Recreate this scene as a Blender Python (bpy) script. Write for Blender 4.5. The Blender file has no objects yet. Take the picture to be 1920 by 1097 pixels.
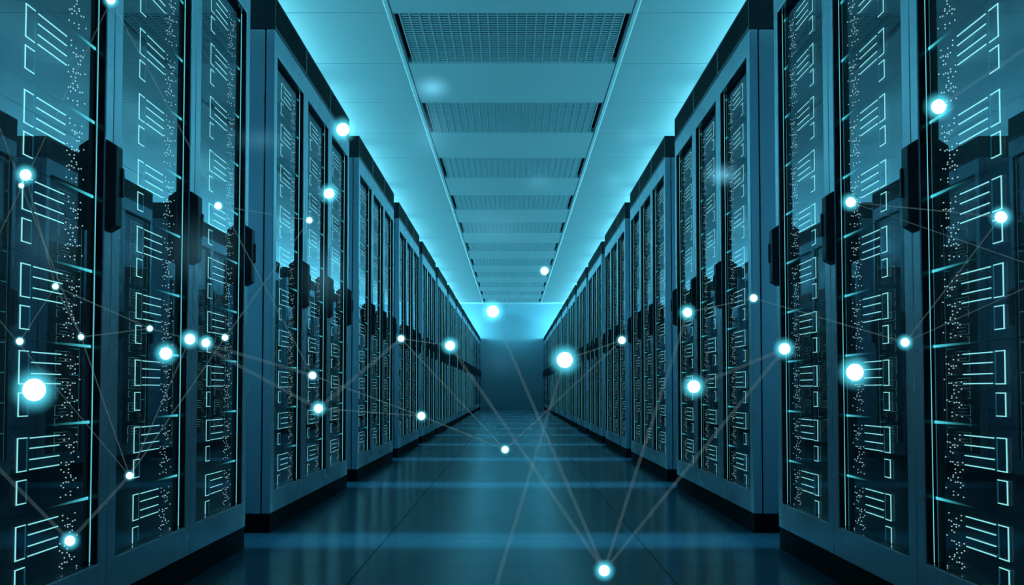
import bpy, bmesh, math, random
from mathutils import Vector, Matrix

scene = bpy.context.scene
col = scene.collection
R = math.radians
random.seed(7)

# ------------------------------------------------------------------ layout
CAM_H = 0.551            # lens height
FPX = 2900.0             # focal length in pixels of the 1920 wide frame
PITCH = math.atan((732.0 - 548.5) / FPX)
AISLE = 0.935            # half width of the aisle (front plane of the cabinets)
W = 0.931                # width of one cabinet
DEPTH = 1.10
BANK_Y = 2.667           # near end of the first bank
PITCH_Y = 3.361          # bank to bank
NB = 13
CEIL = 3.109
TILE = 1.64
TILE_Y0 = 10.36          # near edge of the first visible grille
COLHALF = 0.838
END_Y = 45.95
ROOM_X = 4.8
START_Y = -2.7

# ------------------------------------------------------------------ helpers
def tag(o, label=None, cat=None, group=None, kind=None):
    if label: o['label'] = label
    if cat: o['category'] = cat
    if group: o['group'] = group
    if kind: o['kind'] = kind
    return o

def empty(name, loc):
    o = bpy.data.objects.new(name, None)
    o.empty_display_size = 0.1
    o.location = loc
    col.objects.link(o)
    return o

class MB:
    """collects shapes into ONE mesh"""
    def __init__(s, side=1):
        s.bm = bmesh.new(); s.side = side
    def box(s, x0, x1, y0, y1, z0, z1, bevel=0.0, mi=0):
        b = bmesh.new()
        bmesh.ops.create_cube(b, size=1.0)
        for v in b.verts:
            v.co = Vector(((v.co.x + .5) * (x1 - x0) + x0, (v.co.y + .5) * (y1 - y0) + y0, (v.co.z + .5) * (z1 - z0) + z0))
        if bevel > 0:
            bmesh.ops.bevel(b, geom=b.edges[:], offset=bevel, segments=2, affect='EDGES', profile=0.6)
        s.merge(b, mi)
    def prism(s, pts, axis, a0, a1, bevel=0.0, mi=0):
        """pts: 2-D outline; extruded along axis ('x','y','z') from a0 to a1"""
        b = bmesh.new()
        def co(p, a):
            if axis == 'x': return Vector((a, p[0], p[1]))
            if axis == 'y': return Vector((p[0], a, p[1]))
            return Vector((p[0], p[1], a))
        v0 = [b.verts.new(co(p, a0)) for p in pts]
        v1 = [b.verts.new(co(p, a1)) for p in pts]
        b.faces.new(v0); b.faces.new(v1)
        n = len(pts)
        for i in range(n):
            b.faces.new((v0[i], v0[(i + 1) % n], v1[(i + 1) % n], v1[i]))
        bmesh.ops.recalc_face_normals(b, faces=b.faces[:])
        if bevel > 0:
            bmesh.ops.bevel(b, geom=b.edges[:], offset=bevel, segments=2, affect='EDGES', profile=0.6)
        s.merge(b, mi)
    def merge(s, b, mi=0):
        for f in b.faces: f.material_index = mi
        m = bpy.data.meshes.new('t'); b.to_mesh(m); b.free()
        n0 = len(s.bm.faces)
        s.bm.from_mesh(m); bpy.data.meshes.remove(m)
    def mesh(s, name, mats, smooth=False):
        if s.side < 0:
            for v in s.bm.verts: v.co.x = -v.co.x
        bmesh.ops.recalc_face_normals(s.bm, faces=s.bm.faces[:])
        m = bpy.data.meshes.new(name)
        s.bm.to_mesh(m); s.bm.free()
        for k in (mats if isinstance(mats, (list, tuple)) else [mats]): m.materials.append(k)
        if smooth:
            for p in m.polygons: p.use_smooth = True
        return m
    def build(s, name, mats, parent=None, loc=(0, 0, 0)):
        o = bpy.data.objects.new(name, s.mesh(name, mats))
        o.location = loc
        col.objects.link(o)
        if parent: o.parent = parent
        return o

def place(name, mesh, parent=None, loc=(0, 0, 0)):
    o = bpy.data.objects.new(name, mesh)
    o.location = loc
    col.objects.link(o)
    if parent: o.parent = parent
    return o

# ------------------------------------------------------------------ materials
def newmat(name):
    m = bpy.data.materials.new(name); m.use_nodes = True
    nt = m.node_tree
    for n in list(nt.nodes): nt.nodes.remove(n)
    out = nt.nodes.new('ShaderNodeOutputMaterial')
    return m, nt, out

def pbr(name, color, rough=0.5, metal=0.0, spec=0.5, noise=0.0, nscale=6.0, bump=0.0):
    m, nt, out = newmat(name)
    b = nt.nodes.new('ShaderNodeBsdfPrincipled')
    b.inputs['Base Color'].default_value = (*color, 1)
    b.inputs['Roughness'].default_value = rough
    b.inputs['Metallic'].default_value = metal
    b.inputs['Specular IOR Level'].default_value = spec
    if noise > 0:
        tc = nt.nodes.new('ShaderNodeTexCoord')
        nz = nt.nodes.new('ShaderNodeTexNoise')
        nz.inputs['Scale'].default_value = nscale
        nz.inputs['Detail'].default_value = 3
        nt.links.new(tc.outputs['Object'], nz.inputs['Vector'])
        mx = nt.nodes.new('ShaderNodeMix'); mx.data_type = 'RGBA'
        mx.inputs[6].default_value = (*[c * (1 - noise) for c in color], 1)
        mx.inputs[7].default_value = (*[min(1, c * (1 + noise)) for c in color], 1)
        nt.links.new(nz.outputs['Fac'], mx.inputs[0])
        nt.links.new(mx.outputs[2], b.inputs['Base Color'])
        mr = nt.nodes.new('ShaderNodeMapRange')
        mr.inputs[3].default_value = rough * .85; mr.inputs[4].default_value = min(1, rough * 1.15)
        nt.links.new(nz.outputs['Fac'], mr.inputs[0]); nt.links.new(mr.outputs[0], b.inputs['Roughness'])
    nt.links.new(b.outputs[0], out.inputs[0])
    return m

def emit(name, color, strength):
    m, nt, out = newmat(name)
    e = nt.nodes.new('ShaderNodeEmission')
    e.inputs[0].default_value = (*color, 1); e.inputs[1].default_value = strength
    nt.links.new(e.outputs[0], out.inputs[0])
    m.cycles.emission_sampling = 'NONE'
    return m

CYAN = (0.14, 0.80, 0.92)
M = {}
M['paint'] = pbr('blue_grey_paint', (0.40, 0.52, 0.62), 0.28, 0.6, 0.5, 0.02, 3.0)
M['black'] = pbr('black_plastic', (0.003, 0.006, 0.009), 0.6, 0.0, 0.04, 0.1, 20)
M['vent'] = pbr('dark_vent_steel', (0.012, 0.022, 0.032), 0.4, 0.1, 0.35, 0.1, 12)
M['jamb'] = pbr('dark_gloss_lining', (0.008, 0.02, 0.032), 0.16, 0.3, 0.6, 0.1, 12)
M['chassis'] = pbr('server_black', (0.006, 0.012, 0.018), 0.5, 0.0, 0.2, 0.1, 30)
M['handle'] = pbr('handle_rubber', (0.010, 0.020, 0.032), 0.5, 0.0, 0.4, 0.1, 40)
M['ceiling'] = pbr('ceiling_panel', (0.58, 0.66, 0.70), 0.55, 0.0, 0.3, 0.02, 1.2)
M['rail'] = pbr('ceiling_rail', (0.97, 0.97, 0.97), 0.35, 0.0, 0.5, 0.02, 8)
M['grille'] = pbr('grille_steel', (0.50, 0.61, 0.66), 0.5, 0.1, 0.4, 0.03, 8)
M['void'] = pbr('plenum_dark', (0.02, 0.03, 0.04), 0.8, 0, 0.2, 0.05, 5)
M['wall'] = pbr('wall_paint', (0.24, 0.36, 0.43), 0.6, 0, 0.3, 0.03, 0.8)
M['led'] = emit('led_cyan', (0.32, 0.95, 1.0), 1.1)
M['led_dot'] = emit('led_dot', (0.50, 0.88, 0.92), 0.9)
M['led_dim'] = emit('led_dim', (0.02, 0.22, 0.34), 0.35)
M['led_line'] = emit('led_line', (0.16, 0.82, 0.92), 0.9)

def streak_mat():
    """glare streak drawn as emission: brightest at its far end, dying away along its own length"""
    m, nt, out = newmat('glare_streak_emit')
    tc = nt.nodes.new('ShaderNodeTexCoord')
    sp = nt.nodes.new('ShaderNodeSeparateXYZ')
    nt.links.new(tc.outputs['Generated'], sp.inputs[0])
    pw = nt.nodes.new('ShaderNodeMath'); pw.operation = 'POWER'; pw.inputs[1].default_value = 2.6
    nt.links.new(sp.outputs['Y'], pw.inputs[0])
    e = nt.nodes.new('ShaderNodeEmission')
    e.inputs[0].default_value = (0.10, 0.85, 1.0, 1)
    ml = nt.nodes.new('ShaderNodeMath'); ml.operation = 'MULTIPLY'; ml.inputs[1].default_value = 1.2
    nt.links.new(pw.outputs[0], ml.inputs[0]); nt.links.new(ml.outputs[0], e.inputs[1])
    t = nt.nodes.new('ShaderNodeBsdfTransparent')
    mx = nt.nodes.new('ShaderNodeMixShader')
    pf = nt.nodes.new('ShaderNodeMath'); pf.operation = 'POWER'; pf.inputs[1].default_value = 1.5
    nt.links.new(sp.outputs['Y'], pf.inputs[0])
    nt.links.new(pf.outputs[0], mx.inputs[0]); nt.links.new(t.outputs[0], mx.inputs[1]); nt.links.new(e.outputs[0], mx.inputs[2])
    nt.links.new(mx.outputs[0], out.inputs[0])
    m.cycles.emission_sampling = 'NONE'
    return m
M['bar'] = streak_mat()

def glass_mat():
    m, nt, out = newmat('coated_glass')
    fr = nt.nodes.new('ShaderNodeFresnel'); fr.inputs['IOR'].default_value = 1.6
    ge = nt.nodes.new('ShaderNodeNewGeometry')
    inv = nt.nodes.new('ShaderNodeMath'); inv.operation = 'SUBTRACT'; inv.inputs[0].default_value = 1.0
    nt.links.new(ge.outputs['Backfacing'], inv.inputs[1])
    ml = nt.nodes.new('ShaderNodeMath'); ml.operation = 'MULTIPLY'
    nt.links.new(fr.outputs[0], ml.inputs[0]); nt.links.new(inv.outputs[0], ml.inputs[1])
    t = nt.nodes.new('ShaderNodeBsdfTransparent'); t.inputs[0].default_value = (0.97, 0.99, 1, 1)
    g = nt.nodes.new('ShaderNodeBsdfGlossy'); g.inputs['Color'].default_value = (0.66, 0.74, 0.82, 1); g.inputs['Roughness'].default_value = 0.0
    mx = nt.nodes.new('ShaderNodeMixShader')
    nt.links.new(ml.outputs[0], mx.inputs[0]); nt.links.new(t.outputs[0], mx.inputs[1]); nt.links.new(g.outputs[0], mx.inputs[2])
    nt.links.new(mx.outputs[0], out.inputs[0])
    return m
M['glass'] = glass_mat()

def floor_mat():
    m, nt, out = newmat('polished_floor')
    b = nt.nodes.new('ShaderNodeBsdfPrincipled')
    tc = nt.nodes.new('ShaderNodeTexCoord')
    nz = nt.nodes.new('ShaderNodeTexNoise'); nz.inputs['Scale'].default_value = 1.3; nz.inputs['Detail'].default_value = 4
    nt.links.new(tc.outputs['Object'], nz.inputs['Vector'])
    mx = nt.nodes.new('ShaderNodeMix'); mx.data_type = 'RGBA'
    mx.inputs[6].default_value = (0.022, 0.068, 0.108, 1); mx.inputs[7].default_value = (0.026, 0.076, 0.118, 1)
    nt.links.new(nz.outputs['Fac'], mx.inputs[0]); nt.links.new(mx.outputs[2], b.inputs['Base Color'])
    b.inputs['Roughness'].default_value = 0.18
    b.inputs['Specular IOR Level'].default_value = 0.035
    nt.links.new(b.outputs[0], out.inputs[0])
    return m
M['floor'] = floor_mat()
M['seam'] = pbr('floor_joint', (0.03, 0.07, 0.10), 0.5, 0, 0.2, 0.05, 20)

# ------------------------------------------------------------------ room
def struct(o): o['kind'] = 'structure'; return o

# floor: raised-floor panels with fine joints in one mesh
fb = MB()
fb.box(-ROOM_X, ROOM_X, START_Y, END_Y, -0.2, -0.004, mi=1)
FT = 0.938; FTY = 0.915
ny0 = int(math.floor((START_Y - 5.0) / FTY)); ny1 = int(math.ceil((END_Y - 5.0) / FTY))
for i in range(-7, 7):
    x0 = (i + .5) * FT; x1 = x0 + FT
    x0, x1 = max(x0, -ROOM_X), min(x1, ROOM_X)
    if x1 - x0 < .02: continue
    for j in range(ny0, ny1):
        y0 = 4.9 + j * FTY; y1 = y0 + FTY
        y0, y1 = max(y0, START_Y), min(y1, END_Y)
        if y1 - y0 < .02: continue
        fb.box(x0 + .0018, x1 - .0018, y0 + .0018, y1 - .0018, -0.02, 0.0)
struct(fb.build('floor', [M['floor'], M['seam']]))

# ceiling panels (one mesh), leaving the bays of the grilles open
cb = MB()
cb.box(-ROOM_X, ROOM_X, START_Y, END_Y, CEIL + 0.16, CEIL + 0.3, mi=1)
rows = []
k0 = int(math.floor((START_Y - TILE_Y0) / TILE)); k1 = int(math.ceil((END_Y - TILE_Y0) / TILE))
cols = [(-ROOM_X, -COLHALF - 2 * COLHALF), (-3 * COLHALF, -COLHALF), (-COLHALF, COLHALF), (COLHALF, 3 * COLHALF), (3 * COLHALF, ROOM_X)]
GR = []
for k in range(k0, k1):
    y0 = TILE_Y0 + k * TILE; y1 = y0 + TILE
    y0c, y1c = max(y0, START_Y), min(y1, END_Y)
    if y1c - y0c < .05: continue
    for ci, (x0, x1) in enumerate(cols):
        if ci == 2 and k % 2 == 0 and y1 <= END_Y and y0 >= START_Y:
            GR.append((y0, y1)); continue
        cb.box(x0 + .004, x1 - .004, y0c + (.005 if ci == 2 else .009), y1c - (.005 if ci == 2 else .009), CEIL, CEIL + 0.02, bevel=0.003)
struct(cb.build('ceiling', [M['ceiling'], M['void']]))
for n, sx in ((1, -1), (2, 1)):
    t = MB(); xx = sx * COLHALF
    t.prism([(xx - .016, CEIL + .01), (xx - .016, CEIL), (xx - .004, CEIL - .014), (xx + .004, CEIL - .014), (xx + .016, CEIL), (xx + .016, CEIL + .01)], 'y', START_Y, END_Y)
    struct(t.build('trim_%d' % n, M['rail']))

def wall(name, *a):
    w = MB(); w.box(*a); return struct(w.build(name, M['wall']))
wall('wall_left', -ROOM_X - .15, -ROOM_X, START_Y - .15, END_Y + .15, -.2, CEIL + .3)
wall('wall_right', ROOM_X, ROOM_X + .15, START_Y - .15, END_Y + .15, -.2, CEIL + .3)
wall('wall_back', -ROOM_X, ROOM_X, END_Y, END_Y + .15, -.2, CEIL + .3)
wall('wall_front', -ROOM_X, ROOM_X, START_Y - .15, START_Y, -.2, CEIL + .3)

# louvred ceiling grilles
def ordinal(n):
    return ['first', 'second', 'third', 'fourth', 'fifth', 'sixth', 'seventh', 'eighth', 'ninth', 'tenth', 'eleventh', 'twelfth', 'thirteenth', 'fourteenth', 'fifteenth', 'sixteenth'][n - 1]

GW = COLHALF - .012; GL = TILE / 2 - .008
g = MB()
g.box(-GW, -GW + .012, -GL, GL, 0, .05); g.box(GW - .012, GW, -GL, GL, 0, .05)
g.box(-GW, GW, -GL, -GL + .012, 0, .05); g.box(-GW, GW, GL - .012, GL, 0, .05)
me_frame = g.mesh('grille_frame', M['grille'])
g = MB()
NR = 23; inner = GW - .055
for i in range(NR + 1):
    x = -inner + 2 * inner * i / NR
    g.box(x - .004, x + .004, -GL + .012, GL - .012, .004, .045)
me_ribs = g.mesh('rib', M['grille'])
g = MB()
NL = 24
for i in range(NL):
    y = -GL + .03 + (2 * GL - .06) * i / (NL - 1)
    # blades lean away from the aisle's near end, with a rounded lip
    g.prism([(y - .005, .014), (y - .002, .006), (y + .008, .006), (y + .011, .018)], 'x', -inner, inner)
me_louv = g.mesh('louvre_blade', M['grille'])
g = MB()
g.box(-GW, GW, -GL, GL, .13, .14); g.box(-GW, -GW + .008, -GL, GL, .05, .13); g.box(GW - .008, GW, -GL, GL, .05, .13)
g.box(-GW, GW, -GL, -GL + .008, .05, .13); g.box(-GW, GW, GL - .008, GL, .05, .13)
me_house = g.mesh('housing', M['void'])
vis = [q for q in GR if q[0] > 9]
for (y0, y1) in GR:
    o = empty('ceiling_grille', (0, (y0 + y1) / 2, CEIL))
    if (y0, y1) in vis:
        n = vis.index((y0, y1)) + 1
        tag(o, 'louvred metal grille in the ceiling, %s one counted from the top of the photo' % ordinal(n), 'ceiling grille', 'ceiling grilles along the aisle')
    else:
        n = len([q for q in GR if q[1] < 10 and q[0] >= y0])
        tag(o, 'louvred metal grille in the ceiling above the frame, %s one back from the visible row' % ordinal(n), 'ceiling grille', 'ceiling grilles along the aisle')
    place('grille_frame', me_frame, o); place('rib', me_ribs, o); place('louvre_blade', me_louv, o); place('housing', me_house, o)

# ------------------------------------------------------------------ cabinets
OY0, OY1 = 0.078, 0.862          # door opening along the aisle
OZ0, OZ1 = 0.160, 1.881
DZ0, DZ1 = 0.075, 1.974
UP = 0.1716
UB = 0.86                # height of the lowest, shorter unit
X_PANE = -0.020
X_FACE = -0.027

def ring(b, x0, x1, yo0, yo1, zo0, zo1, yi0, yi1, zi0, zi1, bevel):
    bm = bmesh.new()
    def loop(x, y0, y1, z0, z1): return [bm.verts.new((x, y, z)) for y, z in ((y0, z0), (y1, z0), (y1, z1), (y0, z1))]
    fo, fi = loop(x1, yo0, yo1, zo0, zo1), loop(x1, yi0, yi1, zi0, zi1)
    bo, bi = loop(x0, yo0, yo1, zo0, zo1), loop(x0, yi0, yi1, zi0, zi1)
    for i in range(4):
        j = (i + 1) % 4
        bm.faces.new((fo[i], fo[j], fi[j], fi[i])); bm.faces.new((bo[i], bo[j], bi[j], bi[i]))
        bm.faces.new((fo[i], fo[j], bo[j], bo[i])); bm.faces.new((fi[i], fi[j], bi[j], bi[i]))
    bmesh.ops.recalc_face_normals(bm, faces=bm.faces[:])
    if bevel:
        ed = [e for e in bm.edges if all(abs(v.co.x - x1) < 1e-6 for v in e.verts) and
              ((e.verts[0] in fo and e.verts[1] in fo) or (e.verts[0] in fi and e.verts[1] in fi))]
        bmesh.ops.bevel(bm, geom=ed, offset=bevel, segments=2, affect='EDGES', profile=0.6)
    b.merge(bm)

def dots():
    rr = random.Random(11)
    pts = []
    for c in range(8):
        for r in range(15):
            if rr.random() < .37:
                pts.append((0.648 + c * .0185 + rr.uniform(-.0015, .0015), -(0.15 + r * .054 + rr.uniform(-.02, .02)) * UP))
    return pts
DOTS = dots()
DOTS_Y = sorted(set(round(p[0], 3) for p in DOTS))

def mark_meshes(side, bottom=False):
    """glowing marks of one server, drawn from the top edge (z = 0) of the unit down: a list of (name, mesh)"""
    x0, x1 = X_FACE, X_FACE + .0015
    zlim = -(UB * UP - .004) if bottom else -1
    def h(b, y0, y1, z, t=.0020, mi=0):
        if z > zlim: b.box(x0, x1, y0, y1, z - t / 2, z + t / 2, mi=mi)
    def v(b, y, z0, z1, t=.0045, mi=0):
        z0 = max(z0, zlim)
        if z1 > z0: b.box(x0, x1, y - t / 2, y + t / 2, z0, z1, mi=mi)
    mats = [M['led'], M['led_dot'], M['led_dim']]
    ya, yb = .352, .412
    out = []
    def outline(b, t, e):
        v(b, ya, -e * UP, -t * UP); v(b, yb, -e * UP, -t * UP, .005, 2)
        h(b, ya - .003, yb, -t * UP); h(b, ya - .003, yb, -e * UP)
        if bottom and e > .7: v(b, ya, zlim, zlim + .006)
    def dotset(b):
        for (y, z) in DOTS:
            if z > zlim: b.box(x0, x1, y - .0024, y + .0024, z - .0012, z + .0012, mi=1)
    jobs = [('port_outline', lambda b: outline(b, .129, .507)), ('port_outline', lambda b: outline(b, .612, .877))]
    for q in (.135, .255, .385, .50):
        jobs.append(('status_line', lambda b, q=q: h(b, .430, .632, -q * UP, .0022)))
    jobs.append(('indicator_dots', dotset))
    for n, f in jobs:
        b = MB(side); f(b); out.append((n, b.mesh(n, mats)))
    b = MB(side)
    for n, f in jobs: f(b)
    return out, b.mesh('indicator_lights', mats)

def streak_mesh(side, ln):  # glare along the unit edge, shaped as a tapering glowing wedge
    b = MB(side)
    y1 = OY1 - .004; y0 = y1 - ln
    b.prism([(y0, -.0006), (y1, -.0032), (y1, .0032), (y0, .0006)], 'x', X_FACE, X_FACE + .002)
    return b.mesh('glare_streak', M['bar'])

STREAK_LEN = [.40, .45, .48, .48, .44, .36, .28, .20, .13, .09]

def make_kit(side):
    K = {}
    b = MB(side); b.box(-DEPTH, -.002, .002, W - .002, 0, .072, bevel=.002)
    K['plinth'] = b.mesh('plinth', M['black'])
    b = MB(side)
    bw = .0025
    b.box(-DEPTH, -.039, bw, bw + .02, .074, 1.974, bevel=.003)
    b.box(-DEPTH, -.039, W - bw - .02, W - bw, .074, 1.974, bevel=.003)
    b.box(-DEPTH, -DEPTH + .02, bw + .02, W - bw - .02, .074, 1.974)
    b.box(-DEPTH + .02, -.039, bw + .02, W - bw - .02, .074, .094)
    b.box(-DEPTH + .02, -.039, bw + .02, W - bw - .02, 1.954, 1.974)
    K['body'] = b.mesh('cabinet_body', M['paint'])
    # louvred crown
    b = MB(side)
    z0, z1 = 1.977, 2.107
    b.box(-DEPTH, -.014, .002, W - .002, z0, z1 - .006)
    b.box(-DEPTH, 0, .002, W - .002, z1 - .008, z1, bevel=.001)
    b.box(-.014, 0, .002, W - .002, z0, z0 + .012, bevel=.001)
    b.box(-.014, 0, .002, .020, z0 + .012, z1 - .008); b.box(-.014, 0, W - .020, W - .002, z0 + .012, z1 - .008)
    for i in range(9):
        z = z0 + .018 + i * .0118
        b.prism([(-.013, z + .005), (-.001, z), (-.001, z + .0022), (-.013, z + .0075)], 'y', .020, W - .020)
    K['crown'] = b.mesh('louvred_crown', M['vent'])
    b = MB(side)
    ring(b, -.034, 0, .002, W - .002, DZ0, DZ1, OY0, OY1, OZ0, OZ1, .0035)
    K['door'] = b.mesh('door', M['paint'])
    b = MB(side)
    ring(b, -.0335, -.003, OY0, OY1, OZ0, OZ1, OY0 + .002, OY1 - .002, OZ0 + .002, OZ1 - .002, 0)
    K['lining'] = b.mesh('door_lining', M['jamb'])
    b = MB(side); b.box(X_PANE - .004, X_PANE, OY0 + .0025, OY1 - .0025, OZ0 + .0025, OZ1 - .0025)
    K['pane'] = b.mesh('glass_pane', M['glass'])
    # handle: chamfered grip with a small latch
    b = MB(side)
    b.prism([(0, .916), (.024, .930), (.024, 1.114), (0, 1.130)], 'y', .869, W - .003, bevel=.003)
    b.box(.022, .029, W - .020, W - .004, 1.000, 1.068, bevel=.002)
    K['handle'] = b.mesh('handle', M['handle'])
    b = MB(side); b.box(X_PANE + .0002, X_PANE + .0015, OY1 - .0040, OY1 - .0022, OZ0 + .003, OZ1 - .003)
    K['strip'] = b.mesh('light_strip', M['led_line'])
    b = MB(side); b.box(-.62, X_FACE - .0002, OY0 + .004, OY1 - .004, -UP + .001, -.001, bevel=0)
    for q in (.03, .95):
        b.box(X_FACE - .001, X_FACE + .0002, OY0 + .01, OY1 - .01, -q * UP - .002, -q * UP + .002)
    K['unit'] = b.mesh('server_unit', M['chassis'])
    b = MB(side); b.box(-.62, X_FACE - .0002, OY0 + .004, OY1 - .004, -UB * UP + .003, -.001, bevel=0)
    K['unit0'] = b.mesh('server_unit', M['chassis'])
    K['marks'] = mark_meshes(side); K['marks0'] = mark_meshes(side, True)
    K['streaks'] = [streak_mesh(side, l) for l in STREAK_LEN]
    return K

def make_cabinet(K, loc, fine):
    root = empty('server_cabinet', loc)
    place('plinth', K['plinth'], root)
    place('cabinet_body', K['body'], root)
    place('louvred_crown', K['crown'], root)
    d = place('door', K['door'], root)
    place('door_lining', K['lining'], d)
    place('glass_pane', K['pane'], d)
    place('handle', K['handle'], d)
    place('light_strip', K['strip'], d)
    for i in range(10):
        z = OZ0 + (UB + i) * UP
        u = place('server_unit', K['unit0'] if i == 0 else K['unit'], root, (0, 0, z))
        parts, whole = K['marks0'] if i == 0 else K['marks']
        if fine:
            for nm, me in parts:
                q = place(nm, me, u)
                if nm == 'indicator_dots': q['kind'] = 'stuff'
        else:
            place('indicator_lights', whole, u)
        place('glare_streak', K['streaks'][i], u)
    return root

def copy_tree(o, parent=None):
    c = o.copy(); col.objects.link(c); c.parent = parent
    for ch in KIDS.get(o.name, ()): copy_tree(ch, c)
    return c

BANKNAME = lambda n: 'the last bank, against the back wall' if n == NB else ('the bank nearest the camera' if n == 1 else 'the %s bank from the camera' % ordinal(n))
CABNAME = ['near', 'middle', 'far']
for side, rowname, x in ((1, 'left', -AISLE), (-1, 'right', AISLE)):
    kit = make_kit(side)
    proto = {True: make_cabinet(kit, (x, BANK_Y, 0), True), False: make_cabinet(kit, (x, BANK_Y, 0), False)}
    used = {True: False, False: False}
    KIDS = {}
    for o in list(col.objects):
        if o.parent: KIDS.setdefault(o.parent.name, []).append(o)
    spots = [(n, j) for n in range(1, NB + 1) for j in range(3)] + [(0, 2)]
    for n, j in spots:
        fine = 1 <= n <= 4
        o = copy_tree(proto[fine]) if used[fine] else proto[fine]
        used[fine] = True
        o.location = (x, BANK_Y + (n - 1) * PITCH_Y + j * W, 0)
        if n == 0:
            lab = 'glass-door server cabinet of the %s row standing just outside the frame beside the lens' % rowname
        else:
            lab = '%s blue-grey glass-door server cabinet in %s, %s row' % (CABNAME[j], BANKNAME(n), rowname)
        tag(o, lab, 'server cabinet', 'server cabinets in the %s row' % rowname)

# ------------------------------------------------------------------ lights
LC = (0.15, 0.77, 0.98)
def area(name, loc, rot, sx, sy, power, color=LC, spread=180):
    l = bpy.data.lights.new(name, 'AREA'); l.shape = 'RECTANGLE'
    l.size = sx; l.size_y = sy; l.energy = power; l.color = color; l.spread = R(spread)
    o = bpy.data.objects.new(name, l); o.location = loc; o.rotation_euler = rot
    col.objects.link(o); return o
SIDE_E = 3.5
UP_E, ACC_E, GAP_E, END_E = 85.0, 2.3, 2.7, 36.0
for sx in (-1, 1):
    for n in range(0, NB + 1):
        y = BANK_Y + (n - 1) * PITCH_Y + 1.5 * W
        area('side_fill_uplight', (sx * 3.2, y, 1.70), (R(180), 0, 0), .30, 3.3, UP_E * (.4 if n == 0 else .72 + .06 * n))  # unseen fill behind the cabinets, added to even out the ceiling light
        area('cabinet_top_uplight', (sx * (AISLE + .68), y, 2.90), (R(180), 0, 0), .08, 2.75, ACC_E * (.4 if n == 0 else .85 + .03 * n), color=(.20, .82, .94))
    for n in range(0, NB):
        y = BANK_Y + (n - 1) * PITCH_Y + 3 * W + .285
        area('gap_light', (sx * 4.4, y, 1.95), (0, R(90 - 24) * sx, 0), .8, .56, GAP_E, spread=8)
        area('gap_light', (sx * (AISLE + DEPTH + .3), y, 1.15), (0, R(90) * sx, 0), .7, .10, SIDE_E, spread=70)  # unseen fill in the gap, added to brighten the cabinet side panels
    area('end_wall_fill', (sx * (AISLE + .62), END_Y - .9, 2.17), (R(105), 0, 0), 1.0, .1, END_E)  # unseen washer added to brighten the upper end wall

w = bpy.data.worlds.new('World'); scene.world = w; w.use_nodes = True
w.node_tree.nodes['Background'].inputs[0].default_value = (0.01, 0.05, 0.07, 1)
w.node_tree.nodes['Background'].inputs[1].default_value = 0.1

# ------------------------------------------------------------------ floating lights and the threads between them
def px_dir(px, py):
    """direction of sight through a point of the 1920 x 1097 frame, used once to measure where a light hangs"""
    u = (px - 960.0) / FPX; v = (548.5 - py) / FPX
    return Vector((u, math.cos(PITCH) - v * math.sin(PITCH), math.sin(PITCH) + v * math.cos(PITCH)))

def hang(px, py, dist=None):
    d = px_dir(px, py); d /= d.y
    lim = 5400.0 / (990.0 + abs(px - 960.0))
    if abs(d.x) > 1e-4: lim = min(lim, .83 / abs(d.x))
    if d.z < 0: lim = min(lim, .44 / -d.z)
    dist = min(dist or lim, lim)
    return Vector((0, 0, CAM_H)) + d * dist, dist

def orb_glow():
    m, nt, out = newmat('orb_halo')
    tc = nt.nodes.new('ShaderNodeTexCoord')
    ln = nt.nodes.new('ShaderNodeVectorMath'); ln.operation = 'LENGTH'
    nt.links.new(tc.outputs['Object'], ln.inputs[0])
    sb = nt.nodes.new('ShaderNodeMath'); sb.operation = 'SUBTRACT'; sb.inputs[0].default_value = 1.0; sb.use_clamp = True
    nt.links.new(ln.outputs['Value'], sb.inputs[1])
    pw = nt.nodes.new('ShaderNodeMath'); pw.operation = 'POWER'; pw.inputs[1].default_value = 2.2
    nt.links.new(sb.outputs[0], pw.inputs[0])
    at = nt.nodes.new('ShaderNodeAttribute'); at.attribute_type = 'OBJECT'; at.attribute_name = 'glow'
    ml = nt.nodes.new('ShaderNodeMath'); ml.operation = 'MULTIPLY'
    nt.links.new(pw.outputs[0], ml.inputs[0]); nt.links.new(at.outputs['Fac'], ml.inputs[1])
    e = nt.nodes.new('ShaderNodeEmission'); e.inputs[0].default_value = (0.10, 0.75, 0.95, 1)
    nt.links.new(ml.outputs[0], e.inputs[1])
    nt.links.new(e.outputs[0], out.inputs['Volume'])
    m.cycles.emission_sampling = 'NONE'
    return m
M['orb'] = emit('orb_white', (0.86, 1.0, 1.0), 1.6)
M['halo'] = orb_glow()

def thread_mat(name, alpha):
    m, nt, out = newmat(name)
    t = nt.nodes.new('ShaderNodeBsdfTransparent')
    e = nt.nodes.new('ShaderNodeEmission'); e.inputs[0].default_value = (0.26, 0.46, 0.50, 1); e.inputs[1].default_value = 0.8
    mx = nt.nodes.new('ShaderNodeMixShader'); mx.inputs[0].default_value = alpha
    nt.links.new(t.outputs[0], mx.inputs[1]); nt.links.new(e.outputs[0], mx.inputs[2])
    nt.links.new(mx.outputs[0], out.inputs[0])
    m.cycles.emission_sampling = 'NONE'
    return m
M['thread'] = thread_mat('light_thread', 0.07)
M['thread_soft'] = thread_mat('light_thread_soft', 0.05)

def sphere_mesh(name, mat, seg=24):
    bm = bmesh.new(); bmesh.ops.create_uvsphere(bm, u_segments=seg, v_segments=seg // 2, radius=1.0)
    m = bpy.data.meshes.new(name); bm.to_mesh(m); bm.free(); m.materials.append(mat)
    for p in m.polygons: p.use_smooth = True
    return m
me_core = sphere_mesh('core', M['orb']); me_halo = sphere_mesh('halo', M['halo'], 32)

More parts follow.
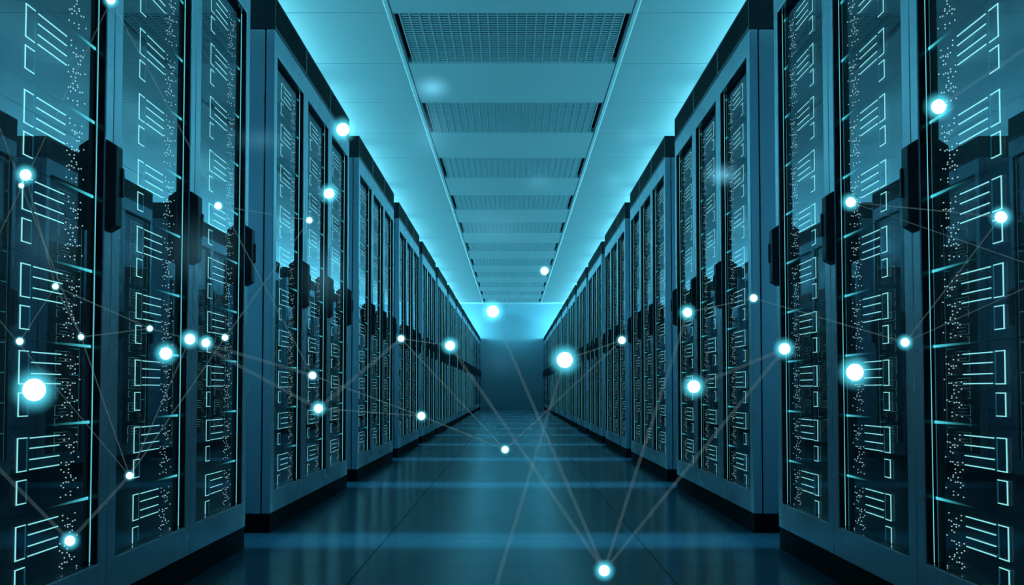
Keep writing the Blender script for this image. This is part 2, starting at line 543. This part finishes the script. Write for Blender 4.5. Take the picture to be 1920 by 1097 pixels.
# frame position, apparent radius, short name, what it hangs in front of
ORBS = {
 1: (208, 0, 9, 'top edge left orb', 'small white glowing orb cut by the top edge above the first left handle'),
 2: (48, 328, 12, 'upper far-left orb', 'bright white glowing orb hanging at mid height near the left edge'),
 3: (40, 348, 5.5, 'tiny far-left orb', 'tiny white orb just under the bright orb near the left edge'),
 4: (104, 537, 6.5, 'nearest cabinet orb', 'small white orb before the upper lines of the nearest left glass door'),
 5: (37, 640, 7.5, 'low far-left orb', 'small white orb above the huge orb near the left edge'),
 6: (64, 731, 24, 'huge left orb', 'huge blazing white orb near the left edge, largest of all orbs'),
 7: (152, 632, 6, 'tiny door-edge orb', 'tiny white orb before the light strip of the nearest left door'),
 8: (131, 1014, 10.5, 'bottom left orb', 'white glowing orb low down before the foot of the nearest left door'),
 9: (243, 892, 7.5, 'lower middle-door orb', 'small white orb low before the middle left door of the nearest bank'),
 10: (281, 616, 6, 'tiny middle-door orb', 'tiny white orb at the lens line before the middle left door'),
 11: (311, 663, 13, 'bright middle-door orb', 'bright white orb before the dotted strip of the middle left door'),
 12: (356, 636, 11, 'left twin orb', 'left one of two close white orbs before the third left door'),
 13: (386, 643, 9, 'right twin orb', 'right one of two close white orbs before the third left door'),
 14: (422, 633, 6.5, 'tiny third-door orb', 'tiny white orb just right of the two close orbs at left'),
 15: (409, 386, 7.5, 'upper third-door orb', 'small white orb high before the glass of the third left door'),
 16: (580, 413, 6.5, 'upper second-bank orb', 'small white orb before the upper middle door of the second left bank'),
 17: (617, 363, 11, 'high second-bank orb', 'white orb high before the far door of the second left bank'),
 18: (643, 243, 14, 'crown orb', 'bright white orb at the far top corner of the second left bank'),
 19: (586, 704, 8, 'second-bank orb', 'small white orb below lens height before the second left bank'),
 20: (597, 766, 9, 'low second-bank orb', 'white orb low before the middle door of the second left bank'),
 21: (752, 635, 7, 'fourth-bank orb', 'small white orb before the handles of the fourth left bank'),
 22: (790, 780, 8.5, 'low fifth-bank orb', 'white orb low in front of the far left banks beside the floor'),
 23: (844, 648, 10, 'far left row orb', 'white orb before the far end of the left row'),
 24: (924, 584, 13, 'back wall orb', 'bright white orb before the bright upper part of the back wall'),
 25: (1021, 508, 8.5, 'ceiling orb', 'white orb before the right end of the far ceiling grilles'),
 26: (1059, 675, 17, 'big central orb', 'big blazing white orb before the far end of the right row'),
 27: (947, 843, 7.5, 'aisle floor orb', 'small white orb over the middle of the aisle floor'),
 28: (1133, 1070, 11.5, 'bottom orb', 'white orb over the floor at the bottom edge of the photo'),
 29: (1166, 638, 8, 'far right row orb', 'small white orb before the handles of the fourth right bank'),
 30: (1289, 586, 9.5, 'upper right-bank orb', 'white orb before the handle of the second right bank'),
 31: (1301, 725, 13.5, 'bright right-bank orb', 'bright white orb before the middle of the second right bank'),
 32: (1413, 559, 8, 'side panel orb', 'small white orb before the side panel of the second right bank'),
 33: (1471, 654, 12, 'third-door right orb', 'white orb before the light strip of the third right door'),
 34: (1603, 698, 18, 'big right orb', 'big blazing white orb before the middle right door'),
 35: (1595, 379, 10.5, 'upper right-door orb', 'white orb high before the glass of the middle right door'),
 36: (1697, 642, 9, 'door seam orb', 'white orb between the nearest right door and the middle one'),
 37: (1760, 200, 15.5, 'high right orb', 'bright white orb high before the nearest right glass door'),
 38: (1877, 407, 12.5, 'far-right orb', 'white orb near the right edge before the nearest right door'),
}
ORB_AT = {}; ORB_R = {}
orb_first = None
for k, (px, py, r, short, lab) in ORBS.items():
    p, d = hang(px, py)
    ORB_AT[k] = p
    rad = (r * .88) * d / FPX
    ORB_R[k] = rad * 1.7
    hr = rad * (2.0 if r < 9 else 2.5)
    o = empty('light_orb', p)
    tag(o, lab, 'light orb', 'floating light orbs')
    c = place('core', me_core, o); c.scale = (rad,) * 3
    h = place('halo', me_halo, o); h.scale = (hr,) * 3
    h['glow'] = (2.6 if r < 9 else 3.6) / hr
    h.id_properties_ui('glow').update(min=0, max=10000)

def thread(a, b, rad, mat, lab, ta=0.0, tb=0.0):
    d = b - a; d.normalize(); a = a + d * ta; b = b - d * tb; L = (b - a).length
    q = d.to_track_quat('Z', 'Y')
    bm = bmesh.new()
    bmesh.ops.create_cone(bm, cap_ends=True, segments=10, radius1=rad, radius2=rad, depth=L)
    m = bpy.data.meshes.new('light_thread'); bm.to_mesh(m); bm.free(); m.materials.append(mat)
    o = bpy.data.objects.new('light_thread', m)
    o.rotation_euler = q.to_euler(); o.location = (a + b) / 2
    col.objects.link(o)
    tag(o, lab, 'light thread', 'threads of light between the orbs')

PAIRS = [(1, 19), (2, 4), (3, 7), (4, 5), (4, 7), (4, 10), (7, 10), (7, 9), (9, 14), (9, 12), (8, 9), (15, 16), (14, 16), (12, 19), (12, 20),
         (10, 12), (19, 22), (20, 22), (20, 21), (21, 27), (22, 27), (21, 23), (23, 25), (23, 28), (24, 28), (27, 29), (28, 33), (28, 30),
         (26, 29), (30, 32), (32, 36), (33, 31), (35, 38), (36, 38)]
SOFT = {(24, 28), (23, 28), (28, 33), (28, 30), (12, 19), (12, 20), (8, 9), (33, 31), (20, 21)}
for a, b in PAIRS:
    A, B = ORB_AT[a], ORB_AT[b]
    dd = (A - Vector((0, 0, CAM_H))).length * .5 + (B - Vector((0, 0, CAM_H))).length * .5
    soft = (a, b) in SOFT
    thread(A, B, dd / FPX * (3.2 if soft else 1.3), M['thread_soft'] if soft else M['thread'],
           'faint thread of light from %s to %s' % (ORBS[a][3], ORBS[b][3]), ORB_R[a], ORB_R[b])
# threads that run on past the frame
for a, (px, py), dist, soft, where in [(1, (-40, 520), 2.4, False, 'down past the left edge'), (3, (-60, 80), 2.2, False, 'up past the left edge'),
                           (9, (-60, 530), 2.3, False, 'up past the left edge'), (8, (-60, 820), 2.3, True, 'up past the left edge'),
                           (26, (905, 1180), 2.9, True, 'down past the bottom edge'), (36, (2000, 505), 2.2, False, 'up past the right edge'),
                           (35, (2000, 520), 2.2, False, 'down past the right edge'), (37, (2000, 40), 2.2, True, 'up past the right edge')]:
    B, d = hang(px, py, dist)
    thread(ORB_AT[a], B, d / FPX * (4 if soft else 1.3), M['thread_soft'] if soft else M['thread'],
           'faint thread of light from %s %s' % (ORBS[a][3], where), ORB_R[a])


# two coreless lights out of focus, then haze wisps painted as faint glow
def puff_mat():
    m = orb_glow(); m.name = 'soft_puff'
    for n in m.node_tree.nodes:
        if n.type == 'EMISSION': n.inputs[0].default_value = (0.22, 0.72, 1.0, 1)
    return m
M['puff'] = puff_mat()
me_puff = sphere_mesh('light_or_haze_glow', M['puff'], 32)
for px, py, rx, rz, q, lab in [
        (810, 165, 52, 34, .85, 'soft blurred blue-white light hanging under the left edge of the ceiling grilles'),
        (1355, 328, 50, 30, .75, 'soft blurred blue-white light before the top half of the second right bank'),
        (808, 250, 60, 80, .22, 'faint upright self-lit haze wisp right below the soft light at the ceiling'),
        (490, 262, 80, 40, .16, 'faint flat self-lit haze wisp before the side panel of the second left bank'),
        (375, 470, 110, 100, .12, 'faint wide self-lit haze wisp around the handle of the third left door'),
        (80, 455, 90, 110, .10, 'faint tall self-lit haze wisp before the nearest left glass door'),
        (610, 520, 70, 90, .16, 'faint self-lit haze wisp before the handles of the second left bank'),
        (1152, 340, 45, 32, .22, 'small faint self-lit haze wisp under the ceiling beside the third right bank'),
        (1190, 256, 55, 34, .16, 'small faint self-lit haze wisp under the ceiling beside the second right bank'),
        (1010, 340, 42, 28, .16, 'small faint self-lit haze wisp in front of the middle ceiling grilles'),
        (930, 430, 130, 70, .15, 'wide faint self-lit haze wisp below the far ceiling grilles'),
        (935, 680, 60, 50, .07, 'faint round self-lit haze wisp before the dark foot of the back wall')]:
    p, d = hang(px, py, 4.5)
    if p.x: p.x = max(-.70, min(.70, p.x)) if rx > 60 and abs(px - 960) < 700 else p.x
    o = place('light_or_haze_blur', me_puff, None, p); sx_, sz_ = rx * d / FPX, rz * d / FPX
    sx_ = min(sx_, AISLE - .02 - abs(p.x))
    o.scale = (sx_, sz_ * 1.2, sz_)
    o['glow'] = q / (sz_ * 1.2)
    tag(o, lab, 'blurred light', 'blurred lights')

# ------------------------------------------------------------------ camera
cd = bpy.data.cameras.new('camera')
cd.sensor_width = 36.0; cd.lens = FPX / 1920.0 * 36.0
cd.clip_start = 0.02; cd.clip_end = 200
cam = bpy.data.objects.new('camera', cd)
cam.location = (0, 0, CAM_H); cam.rotation_euler = (R(90) + PITCH, 0, 0)
col.objects.link(cam); scene.camera = cam

scene.view_settings.view_transform = 'Standard'
scene.view_settings.look = 'None'
scene.view_settings.exposure = 0.0
scene.view_settings.gamma = 1.0
scene.cycles.max_bounces = 10
scene.cycles.volume_bounces = 1
scene.cycles.transparent_max_bounces = 16
scene.cycles.sample_clamp_indirect = 4.0
